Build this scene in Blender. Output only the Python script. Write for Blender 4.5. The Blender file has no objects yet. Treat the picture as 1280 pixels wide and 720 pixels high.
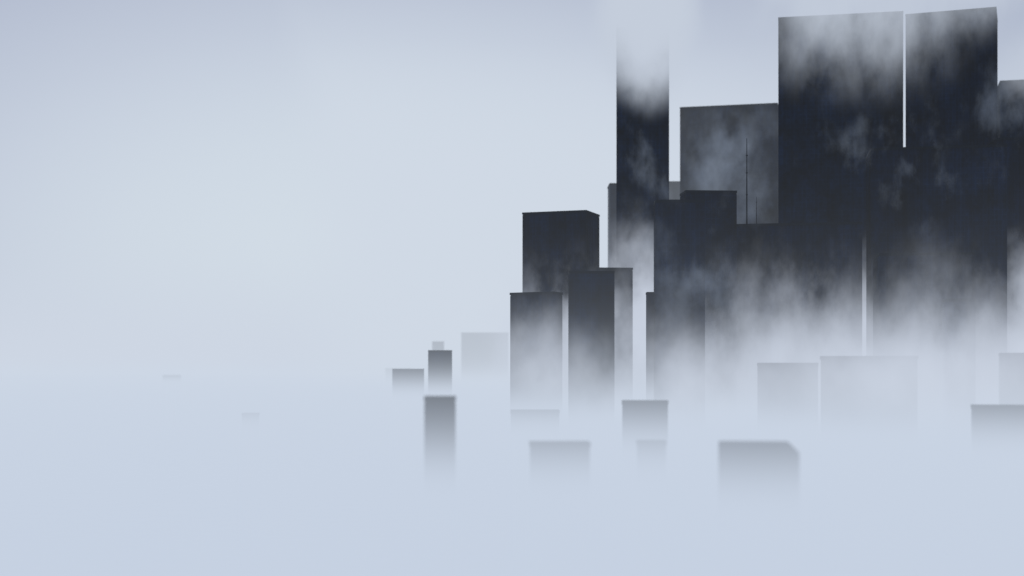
import bpy, bmesh, math, random
from mathutils import Vector, Matrix
random.seed(7)
scene = bpy.context.scene
scene.view_settings.view_transform = 'Standard'
try: scene.view_settings.look = 'None'
except Exception: pass
scene.view_settings.exposure = 0

def lin(r, g, b):
    f = lambda c: (c/255/12.92) if c/255 <= 0.04045 else ((c/255+0.055)/1.055)**2.4
    return (f(r), f(g), f(b))

EYE = 100.0
# ---------------------------------------------------------------- camera
cd = bpy.data.cameras.new("camera"); cam = bpy.data.objects.new("camera", cd)
scene.collection.objects.link(cam); scene.camera = cam
cam.location = (0, 0, EYE); cam.rotation_euler = (math.radians(90), 0, 0)
cd.lens = 50; cd.sensor_width = 36; cd.shift_y = 0.082
cd.clip_start = 1; cd.clip_end = 60000
cd.dof.use_dof = True; cd.dof.focus_distance = 960; cd.dof.aperture_fstop = 0.017

# ---------------------------------------------------------------- world
w = bpy.data.worlds.new("World"); scene.world = w; w.use_nodes = True
w.cycles.sampling_method = 'NONE'
nt = w.node_tree; nt.nodes.clear()
N = nt.nodes.new; L = nt.links.new
out = N('ShaderNodeOutputWorld'); bg = N('ShaderNodeBackground')
tc = N('ShaderNodeTexCoord')
sub = N('ShaderNodeVectorMath'); sub.operation = 'SUBTRACT'
g = Vector((-0.10, 1, 0.08)).normalized(); sub.inputs[1].default_value = g
mul = N('ShaderNodeVectorMath'); mul.operation = 'MULTIPLY'; mul.inputs[1].default_value = (0.85, 0.5, 1.6)
ln = N('ShaderNodeVectorMath'); ln.operation = 'LENGTH'
ramp = N('ShaderNodeValToRGB'); cr = ramp.color_ramp; cr.interpolation = 'B_SPLINE'
stops = [(0.0, (210,220,230)), (0.14, (207,217,228)), (0.25, (194,203,219)), (0.38, (168,177,198)), (1.0, (158,168,190))]
cr.elements[0].position = 0; cr.elements[0].color = (*lin(*stops[0][1]), 1)
cr.elements[1].position = 1; cr.elements[1].color = (*lin(*stops[-1][1]), 1)
for p, c in stops[1:-1]:
    e = cr.elements.new(p); e.color = (*lin(*c), 1)
L(tc.outputs['Generated'], sub.inputs[0]); L(sub.outputs[0], mul.inputs[0]); L(mul.outputs[0], ln.inputs[0])
L(ln.outputs['Value'], ramp.inputs[0])
# the sky sinks into the ground fog's own colour towards the horizon
sx = N('ShaderNodeSeparateXYZ'); L(tc.outputs['Generated'], sx.inputs[0])
el = N('ShaderNodeMapRange'); el.interpolation_type = 'SMOOTHSTEP'
el.inputs['From Min'].default_value = 0.10; el.inputs['From Max'].default_value = 0.0; L(sx.outputs[2], el.inputs[0])
hm = N('ShaderNodeMix'); hm.data_type = 'RGBA'; L(el.outputs[0], hm.inputs[0]); L(ramp.outputs[0], hm.inputs[6])
hm.inputs[7].default_value = (*lin(204, 213, 227), 1)
sky = N('ShaderNodeTexSky'); sky.sky_type = 'NISHITA'; sky.sun_disc = False
sky.sun_elevation = math.radians(35); sky.sun_rotation = math.radians(-20)
bg2 = N('ShaderNodeBackground'); bg2.inputs[1].default_value = 0.10
L(sky.outputs[0], bg2.inputs[0])
mixs = N('ShaderNodeMixShader'); mixs.inputs[0].default_value = 0.01
L(hm.outputs[2], bg.inputs[0]); bg.inputs[1].default_value = 1.0
L(bg.outputs[0], mixs.inputs[1]); L(bg2.outputs[0], mixs.inputs[2]); L(mixs.outputs[0], out.inputs[0])

sd = bpy.data.lights.new("sun", 'SUN'); sd.energy = 0.5; sd.angle = math.radians(20); sd.color = (1, .96, .9)
sun = bpy.data.objects.new("sun", sd); scene.collection.objects.link(sun)
d = Vector((-math.sin(math.radians(20))*math.cos(math.radians(35)), math.cos(math.radians(20))*math.cos(math.radians(35)), math.sin(math.radians(35))))
sun.rotation_euler = d.to_track_quat('Z', 'Y').to_euler(); sun.location = (0, 0, 900)

# ---------------------------------------------------------------- materials
def facade(name, base, win, cell=(3.4, 3.8), seed=0):
    m = bpy.data.materials.new(name); m.use_nodes = True; t = m.node_tree; n = t.nodes; l = t.links
    b = n['Principled BSDF']
    tc = n.new('ShaderNodeTexCoord'); sp = n.new('ShaderNodeSeparateXYZ'); l.new(tc.outputs['Object'], sp.inputs[0])
    ad = n.new('ShaderNodeMath'); ad.operation = 'ADD'; l.new(sp.outputs[0], ad.inputs[0]); l.new(sp.outputs[1], ad.inputs[1])
    cb = n.new('ShaderNodeCombineXYZ'); l.new(ad.outputs[0], cb.inputs[0]); l.new(sp.outputs[2], cb.inputs[1])
    br = n.new('ShaderNodeTexBrick'); br.offset = 0; br.inputs['Scale'].default_value = 1
    br.inputs['Brick Width'].default_value = cell[0]; br.inputs['Row Height'].default_value = cell[1]
    br.inputs['Mortar Size'].default_value = 0.4; br.inputs['Mortar Smooth'].default_value = 0.4
    br.inputs['Bias'].default_value = -0.2
    br.inputs['Color1'].default_value = (*[c*0.8 for c in win], 1); br.inputs['Color2'].default_value = (*[c*1.2 for c in win], 1)
    br.inputs['Mortar'].default_value = (*base, 1); l.new(cb.outputs[0], br.inputs['Vector'])
    def streak(sx, sz, lo, hi, off):
        mp = n.new('ShaderNodeMapping'); mp.inputs['Scale'].default_value = (sx, sx, sz); mp.inputs['Location'].default_value = (seed+off, seed*2, off)
        l.new(tc.outputs['Object'], mp.inputs[0])
        no = n.new('ShaderNodeTexNoise'); no.inputs['Scale'].default_value = 1; no.inputs['Detail'].default_value = 5; no.inputs['Roughness'].default_value = .7
        l.new(mp.outputs[0], no.inputs['Vector'])
        mr = n.new('ShaderNodeMapRange'); mr.inputs['From Min'].default_value = .3; mr.inputs['From Max'].default_value = .7
        mr.inputs['To Min'].default_value = lo; mr.inputs['To Max'].default_value = hi; l.new(no.outputs[0], mr.inputs[0])
        return mr
    s1 = streak(.10, .014, .6, 1.4, 0); s2 = streak(.05, .04, .2, 2.0, 4)
    mm = n.new('ShaderNodeMath'); mm.operation = 'MULTIPLY'; l.new(s1.outputs[0], mm.inputs[0]); l.new(s2.outputs[0], mm.inputs[1])
    mx = n.new('ShaderNodeVectorMath'); mx.operation = 'SCALE'; l.new(br.outputs['Color'], mx.inputs[0]); l.new(mm.outputs[0], mx.inputs['Scale'])
    l.new(mx.outputs[0], b.inputs['Base Color'])
    b.inputs['Roughness'].default_value = .8
    b.inputs['Specular IOR Level'].default_value = .03
    return m
FAC = [facade("dark_concrete_facade", (.0026,.0098,.027), (.0020,.0078,.022), seed=1),
       facade("slate_facade", (.0020,.0080,.023), (.0016,.0064,.019), (2.6, 3.8), 5),
       facade("weathered_facade", (.0042,.0115,.028), (.0034,.0095,.024), (4.4, 4.0), 9)]
def plain(name, c, scale=.2):
    m = bpy.data.materials.new(name); m.use_nodes = True; t = m.node_tree; b = t.nodes['Principled BSDF']
    no = t.nodes.new('ShaderNodeTexNoise'); no.inputs['Scale'].default_value = scale; no.inputs['Detail'].default_value = 5
    tc = t.nodes.new('ShaderNodeTexCoord'); t.links.new(tc.outputs['Object'], no.inputs['Vector'])
    r = t.nodes.new('ShaderNodeValToRGB'); r.color_ramp.elements[0].color = (*[x*.6 for x in c], 1); r.color_ramp.elements[1].color = (*[x*1.4 for x in c], 1)
    t.links.new(no.outputs[0], r.inputs[0]); t.links.new(r.outputs[0], b.inputs['Base Color'])
    b.inputs['Roughness'].default_value = .85; b.inputs['Specular IOR Level'].default_value = .03
    return m
ROOF = plain("roof_felt", (.003,.007,.014)); STEEL = plain("dark_steel", (.006,.010,.016))
ASPH = plain("asphalt", (.05,.05,.052), .05)

# ---------------------------------------------------------------- building maker
def bm_box(bm, x0, x1, y0, y1, z0, z1, mat=0):
    r = bmesh.ops.create_cube(bm, size=1)
    for v in r['verts']:
        v.co = Vector((x0 if v.co.x < 0 else x1, y0 if v.co.y < 0 else y1, z0 if v.co.z < 0 else z1))
    fs = set(f for v in r['verts'] for f in v.link_faces)
    for f in fs: f.material_index = mat
    return r['verts']

def building(name, x0, x1, top, dist, yaw=0.0, ratio=0.8, fac=0, fins=0, cap=True, plant=None, masts=(), chamfer=0):
    """x0,x1: extent across the street front (m); top: roof height; dist: distance of footprint centre."""
    cx = (x0+x1)/2; W = x1-x0
    rel = math.radians(yaw) + math.atan2(cx, dist)
    c, s = abs(math.cos(rel)), abs(math.sin(rel))
    wd = W/(c+ratio*s); dp = wd*ratio
    hx, hy = wd/2, dp/2
    bm = bmesh.new()
    capw = (0.5 if W > 35 else 0.22) if cap else 0
    hx -= capw; hy -= capw
    vs = bm_box(bm, -hx, hx, -hy, hy, -2, top-(1.6 if cap else 0))
    if chamfer:
        ed = [e for e in bm.edges if all(v.co.z > 0 and v.co.x > 0 for v in e.verts)]
        bmesh.ops.bevel(bm, geom=ed, offset=chamfer, segments=1, profile=.5, affect='EDGES')
        bmesh.ops.bevel(bm, geom=[e for e in bm.edges], offset=.35, segments=2, profile=.5, affect='EDGES')
    if cap:   # parapet ring with recessed roof
        a, b2 = hx+capw, hy+capw; t = .9
        bm_box(bm, -a, a, -b2, -b2+t, top-1.597, top, 1); bm_box(bm, -a, a, b2-t, b2, top-1.597, top, 1)
        bm_box(bm, -a, -a+t, -b2+t, b2-t, top-1.597, top, 1); bm_box(bm, a-t, a, -b2+t, b2-t, top-1.597, top, 1)
    if fins:  # vertical piers on all four sides
        for k in range(fins+1):
            fx = -hx+.3+(2*hx-.6)*k/fins
            bm_box(bm, fx-.28, fx+.28, -hy-capw*.7, -hy+.1, 0, top-2.2, 0)
            bm_box(bm, fx-.28, fx+.28, hy-.1, hy+capw*.7, 0, top-2.2, 0)
        nf = max(2, int(fins*ratio))
        for k in range(nf+1):
            fy = -hy+.3+(2*hy-.6)*k/nf
            bm_box(bm, -hx-capw*.7, -hx+.1, fy-.28, fy+.28, 0, top-2.2, 0)
            bm_box(bm, hx-.1, hx+capw*.7, fy-.28, fy+.28, 0, top-2.2, 0)
    if plant:
        for (u0, u1, h) in plant:
            bm_box(bm, hx*u0, hx*u1, -hy*.4, hy*.5, top-1.5, top+h, 1)
    me = bpy.data.meshes.new(name); bm.to_mesh(me); bm.free()
    for m in (FAC[fac], ROOF): me.materials.append(m)
    o = bpy.data.objects.new(name, me); scene.collection.objects.link(o)
    o.location = (cx, dist, 0); o.rotation_euler = (0, 0, math.radians(yaw))
    for (u, h, r) in masts:
        mb = bmesh.new()
        bmesh.ops.create_cone(mb, cap_ends=True, segments=10, radius1=r, radius2=r*.35, depth=h, matrix=Matrix.Translation((0, 0, h/2)))
        bm_box(mb, -r*2.2, r*2.2, -r*2.2, r*2.2, -1.5, 1.2)
        for q in (.35, .6, .8):
            bm_box(mb, -r*1.2, r*1.2, -r*1.2, r*1.2, h*q, h*q+r*.8)
        mm = bpy.data.meshes.new("antenna_mast"); mb.to_mesh(mm); mb.free(); mm.materials.append(STEEL)
        mo = bpy.data.objects.new("antenna_mast", mm); scene.collection.objects.link(mo)
        mo.parent = o; mo.location = (hx*u, -hy*.5, top)
    return o

B = building
# far, pale
B("office_building", -614, -582, 94.4, 2500)
B("office_building", -152, -142, 77, 800)
B("apartment_block", -118, -86.6, 103.1, 1400, yaw=8, fac=1, fins=5)
B("apartment_block", -82.7, -59, 121.3, 1400, yaw=5, fins=4)
B("office_tower", -118, -100, 145, 2100)
B("office_tower", -82, -5, 163, 2300, fac=1)
B("apartment_block", -27.8, -17.7, 92.4, 450, yaw=-3, fins=4, fac=2)
# left cluster
B("office_tower", -1.6, 34, 153, 950, yaw=-28, ratio=.45, fac=2, fins=8)
B("skyscraper", 8.4, 71.2, 228, 1150, yaw=-20, ratio=.7, fac=1, fins=12)
B("office_tower", 33.5, 61.2, 160, 850, yaw=0, ratio=.5, fac=0, fins=8)
B("office_tower", 53, 93.4, 180, 1100, yaw=6, ratio=.6, fac=2, fins=7)
B("skyscraper", 100.4, 145, 297, 1500, fac=2)
B("skyscraper", 95, 143.3, 411, 1300, yaw=-4, ratio=.8, fac=0, fins=9)
B("skyscraper", 157, 190, 313, 1600, fac=1)
B("skyscraper", 178, 283, 377, 1500, yaw=-14, ratio=.5, fac=2, fins=16, plant=[(.5, .68, 2.5)])
B("office_tower", 94, 107, 156, 1000, fac=1)
B("office_building", 133, 146, 129.5, 1500)
B("office_building", 120, 140, 100, 1300)
# centre dark mass
B("office_tower", 79.6, 108.4, 196, 800, yaw=-3, ratio=.6, fac=1, fins=7)
B("office_tower", 112, 150, 220, 950, yaw=4, ratio=.6, fac=0, fins=14)
B("office_block", 139, 243.6, 202, 1000, yaw=-10, ratio=.5, fac=1, fins=18,
  masts=[(-.50, 61, .6), (-.37, 20, .35)], plant=[(-.3, -.1, 1.2), (.3, .5, .8)])
B("skyscraper", 235, 341, 408, 1250, yaw=-12, ratio=.5, fac=0, fins=20)
B("skyscraper", 334, 408.5, 399, 1200, yaw=-20, ratio=.7, fac=1, fins=14)
B("skyscraper", 262, 362, 263, 1050, yaw=-10, ratio=.5, fac=1, fins=16, plant=[(.1, .5, 2.5)])
B("skyscraper", 460, 530, 373, 1350, yaw=-14, fac=2, fins=8)
B("office_tower", 381, 440, 285, 1140, yaw=-10, fac=1, fins=8)
B("office_tower", 216, 275, 170, 850, yaw=-8, ratio=.6, fac=2, fins=12)
B("office_tower", 236, 254, 140, 780, yaw=-8, fac=0)
# foreground roofs rising out of the fog
B("office_building", 134.5, 167.5, 105, 780, yaw=-10, ratio=.6)
B("office_building", 156, 204.5, 108, 720, yaw=-12, ratio=.5, fac=2)
B("office_building", 46.2, 65.8, 88, 600, yaw=-4, fac=1)
B("apartment_block", 43.6, 54.3, 76, 500)
B("apartment_block", 5.3, 24.8, 78, 450, yaw=3, fac=1, ratio=.5)
B("office_building", 58, 80.5, 80.3, 400, yaw=-8, ratio=.6, cap=False, chamfer=2.6)
B("office_building", -1, 25, 80, 750)
B("office_tower", 257, 285, 110, 750, yaw=-16, fac=1)
B("office_building", 194, 225, 86, 600, yaw=-16)
# hazy far skyline
for (x, wd, h, y) in [(-205,46,106,2300),(120,60,140,2300),(420,70,300,2300),(640,80,280,2000),(560,60,160,1700),(500,70,210,1500),(700,70,330,2300)]:
    B("office_building", x, x+wd, h, y, fac=random.randrange(3))

# ---------------------------------------------------------------- ground
bm = bmesh.new(); bmesh.ops.create_grid(bm, x_segments=8, y_segments=8, size=20000)
me = bpy.data.meshes.new("ground"); bm.to_mesh(me); bm.free(); me.materials.append(ASPH)
go = bpy.data.objects.new("ground", me); scene.collection.objects.link(go)

# ---------------------------------------------------------------- fog
def fog_mat(name, dens, col):
    m = bpy.data.materials.new(name); m.use_nodes = True; t = m.node_tree; t.nodes.clear()
    o = t.nodes.new('ShaderNodeOutputMaterial'); a = t.nodes.new('ShaderNodeVolumeAbsorption'); e = t.nodes.new('ShaderNodeEmission')
    s = t.nodes.new('ShaderNodeAddShader'); a.inputs[0].default_value = (0, 0, 0, 1); a.inputs[1].default_value = dens
    e.inputs[0].default_value = (*col, 1); e.inputs[1].default_value = dens  # emission stands in for skylight scattered by the haze
    t.links.new(a.outputs[0], s.inputs[0]); t.links.new(e.outputs[0], s.inputs[1]); t.links.new(s.outputs[0], o.inputs['Volume'])
    return m
def fog_box(name, x0, x1, y0, y1, z0, z1, mat):
    bm = bmesh.new(); bm_box(bm, x0, x1, y0, y1, z0, z1)
    me = bpy.data.meshes.new(name); bm.to_mesh(me); bm.free(); me.materials.append(mat)
    o = bpy.data.objects.new(name, me); scene.collection.objects.link(o)
    return o
def ground_fog_mat():
    m = bpy.data.materials.new("ground_fog"); m.use_nodes = True; t = m.node_tree; t.nodes.clear(); n = t.nodes.new; l = t.links.new
    ge = n('ShaderNodeNewGeometry'); sp = n('ShaderNodeSeparateXYZ'); l(ge.outputs['Position'], sp.inputs[0])
    a = n('ShaderNodeMath'); a.operation = 'MULTIPLY_ADD'; a.inputs[1].default_value = -1/8.2; a.inputs[2].default_value = 100/8.2
    l(sp.outputs[2], a.inputs[0])
    mn = n('ShaderNodeMath'); mn.operation = 'MINIMUM'; mn.inputs[1].default_value = 4.8; l(a.outputs[0], mn.inputs[0])
    ex = n('ShaderNodeMath'); ex.operation = 'EXPONENT'; l(mn.outputs[0], ex.inputs[0])
    mu = n('ShaderNodeMath'); mu.operation = 'MULTIPLY'; mu.inputs[1].default_value = 0.00055; l(ex.outputs[0], mu.inputs[0])
    mr = n('ShaderNodeMapRange'); mr.inputs['From Min'].default_value = 58; mr.inputs['From Max'].default_value = 98; l(sp.outputs[2], mr.inputs[0])
    mx = n('ShaderNodeMix'); mx.data_type = 'RGBA'; l(mr.outputs[0], mx.inputs[0])
    mx.inputs[6].default_value = (*lin(192,204,223), 1); mx.inputs[7].default_value = (*lin(205,215,229), 1)
    ab = n('ShaderNodeVolumeAbsorption'); ab.inputs[0].default_value = (0, 0, 0, 1); em = n('ShaderNodeEmission'); l(mx.outputs[2], em.inputs[0])  # fog glows by itself in place of scattered skylight
    l(mu.outputs[0], ab.inputs[1]); l(mu.outputs[0], em.inputs[1])
    s = n('ShaderNodeAddShader'); l(ab.outputs[0], s.inputs[0]); l(em.outputs[0], s.inputs[1])
    o = n('ShaderNodeOutputMaterial'); l(s.outputs[0], o.inputs['Volume'])
    m.cycles.volume_step_rate = 0.09
    return m
fog_box("ground_fog", -3600, 3600, -300, 5200, 1, 135, ground_fog_mat())
CH = lin(208, 217, 229)
fog_box("distant_haze", -240, 1400, 1425, 2760, 2, 500, fog_mat("haze", 0.0009, CH))
fog_box("distant_haze", -250, 1420, 1640, 2750, 2.4, 480, fog_mat("haze_deep", 0.0010, CH))

def mist(cx, cy, cz, rx, ry, rz, dens, cover=.0, amp=5.0, col=(203,211,226), scale=1/34, seed=0, edge=1.2, sz=.7, rot=20, detail=4):
    """cover: 0 = about half the volume filled with wisps, 1 = solid core."""
    bm = bmesh.new(); bmesh.ops.create_icosphere(bm, subdivisions=3, radius=1)
    for v in bm.verts: v.co = Vector((v.co.x*rx, v.co.y*ry, v.co.z*rz))
    me = bpy.data.meshes.new("mist_cloud"); bm.to_mesh(me); bm.free()
    m = bpy.data.materials.new("mist"); m.use_nodes = True; t = m.node_tree; t.nodes.clear(); n = t.nodes.new; l = t.links.new
    tc = n('ShaderNodeTexCoord'); dv = n('ShaderNodeVectorMath'); dv.operation = 'MULTIPLY'; dv.inputs[1].default_value = (1/rx, 1/ry, 1/rz)
    l(tc.outputs['Object'], dv.inputs[0]); le = n('ShaderNodeVectorMath'); le.operation = 'LENGTH'; l(dv.outputs[0], le.inputs[0])
    fall = n('ShaderNodeMapRange'); fall.interpolation_type = 'SMOOTHSTEP'
    fall.inputs['From Min'].default_value = 1; fall.inputs['From Max'].default_value = 0.0; l(le.outputs['Value'], fall.inputs[0])
    mp = n('ShaderNodeMapping'); mp.inputs['Location'].default_value = (seed*3.1+cx*scale, cy*scale, cz*scale*sz); mp.inputs['Scale'].default_value = (scale, scale*.7, scale*sz)
    mp.inputs['Rotation'].default_value = (0, math.radians(rot), 0)
    l(tc.outputs['Object'], mp.inputs[0])
    no = n('ShaderNodeTexNoise'); no.inputs['Scale'].default_value = 1; no.inputs['Detail'].default_value = detail; no.inputs['Roughness'].default_value = .70
    l(mp.outputs[0], no.inputs['Vector'])
    a = n('ShaderNodeMath'); a.operation = 'MULTIPLY_ADD'; a.inputs[1].default_value = amp; a.inputs[2].default_value = -amp*.5+cover-edge*.4
    l(no.outputs[0], a.inputs[0])
    b = n('ShaderNodeMath'); b.operation = 'MULTIPLY_ADD'; b.inputs[1].default_value = edge; l(fall.outputs[0], b.inputs[0]); l(a.outputs[0], b.inputs[2])
    cl = n('ShaderNodeClamp'); cl.inputs['Max'].default_value = 2.0; l(b.outputs[0], cl.inputs[0])
    f2 = n('ShaderNodeMath'); f2.operation = 'MULTIPLY'; l(fall.outputs[0], f2.inputs[0]); f2.inputs[1].default_value = dens*1.5
    c = n('ShaderNodeMath'); c.operation = 'MULTIPLY'
    l(cl.outputs[0], c.inputs[0]); l(f2.outputs[0], c.inputs[1])
    ab = n('ShaderNodeVolumeAbsorption'); ab.inputs[0].default_value = (0, 0, 0, 1); em = n('ShaderNodeEmission'); em.inputs[0].default_value = (*lin(*col), 1)  # mist colour is emitted, imitating daylight scattered inside the cloud
    l(c.outputs[0], ab.inputs[1]); l(c.outputs[0], em.inputs[1])
    s = n('ShaderNodeAddShader'); l(ab.outputs[0], s.inputs[0]); l(em.outputs[0], s.inputs[1])
    o = n('ShaderNodeOutputMaterial'); l(s.outputs[0], o.inputs['Volume'])
    m.cycles.volume_step_rate = 1.1
    me.materials.append(m)
    ob = bpy.data.objects.new("mist_cloud", me); scene.collection.objects.link(ob); ob.location = (cx, cy, cz)
    return ob

TOPC = (196,205,219)
WSP = (183,199,224)
# around tower tops
mist(118, 1240, 430, 58, 42, 118, .13, cover=1.0, amp=3.0, col=(196,205,219), seed=1)
mist(285, 1170, 432, 145, 40, 130, .026, cover=.9, amp=4.2, col=TOPC, seed=2, scale=1/26, sz=.55, detail=5)
mist(365, 1125, 418, 85, 35, 66, .028, cover=.8, amp=4.2, col=TOPC, seed=3, scale=1/26, sz=.55)
mist(478, 1285, 375, 60, 30, 60, .020, cover=.5, amp=4, col=TOPC, seed=21)
# thin wisps over the dark faces
mist(255, 940, 235, 130, 30, 90, .0062, cover=-.7, amp=7, seed=4, scale=1/26, col=WSP, sz=.6, detail=5)
mist(350, 985, 290, 110, 30, 110, .0050, cover=-.6, amp=7, seed=15, scale=1/26, sz=.5, col=WSP, detail=5)
mist(214, 1400, 300, 95, 35, 120, .005, cover=.1, amp=6, seed=9, col=WSP)
mist(118, 1225, 290, 60, 30, 110, .006, cover=-.5, amp=7, seed=14, sz=.5, col=WSP)
mist(98, 725, 150, 60, 30, 75, .0065, cover=-.5, amp=7, seed=13, scale=1/24, col=WSP, detail=5)
# mist rising between the blocks
mist(185, 915, 106, 135, 45, 105, .019, cover=.3, amp=4.4, seed=5, sz=.55, detail=5, scale=1/30)
mist(240, 765, 94, 120, 40, 95, .026, cover=.35, amp=4.2, seed=6, sz=.55, detail=5, scale=1/30)
mist(105, 1165, 125, 85, 55, 130, .035, cover=.5, amp=4, seed=7)
mist(38, 1045, 118, 80, 40, 90, .028, cover=.3, amp=4, seed=8)
mist(15, 905, 104, 60, 28, 66, .020, cover=.4, amp=3.5, seed=18)
mist(85, 1055, 125, 50, 28, 85, .018, cover=.4, amp=4, seed=19)
mist(87, 725, 85, 65, 35, 64, .030, cover=.4, amp=3.8, seed=10)
mist(395, 1055, 130, 75, 40, 110, .026, cover=.3, amp=4, seed=11)
mist(280, 1125, 130, 110, 30, 95, .030, cover=.5, amp=4, seed=12)
mist(40, 815, 90, 60, 28, 54, .018, cover=.3, seed=16, amp=3.5)
mist(190, 640, 97, 180, 45, 42, .027, cover=.7, amp=3, seed=17)
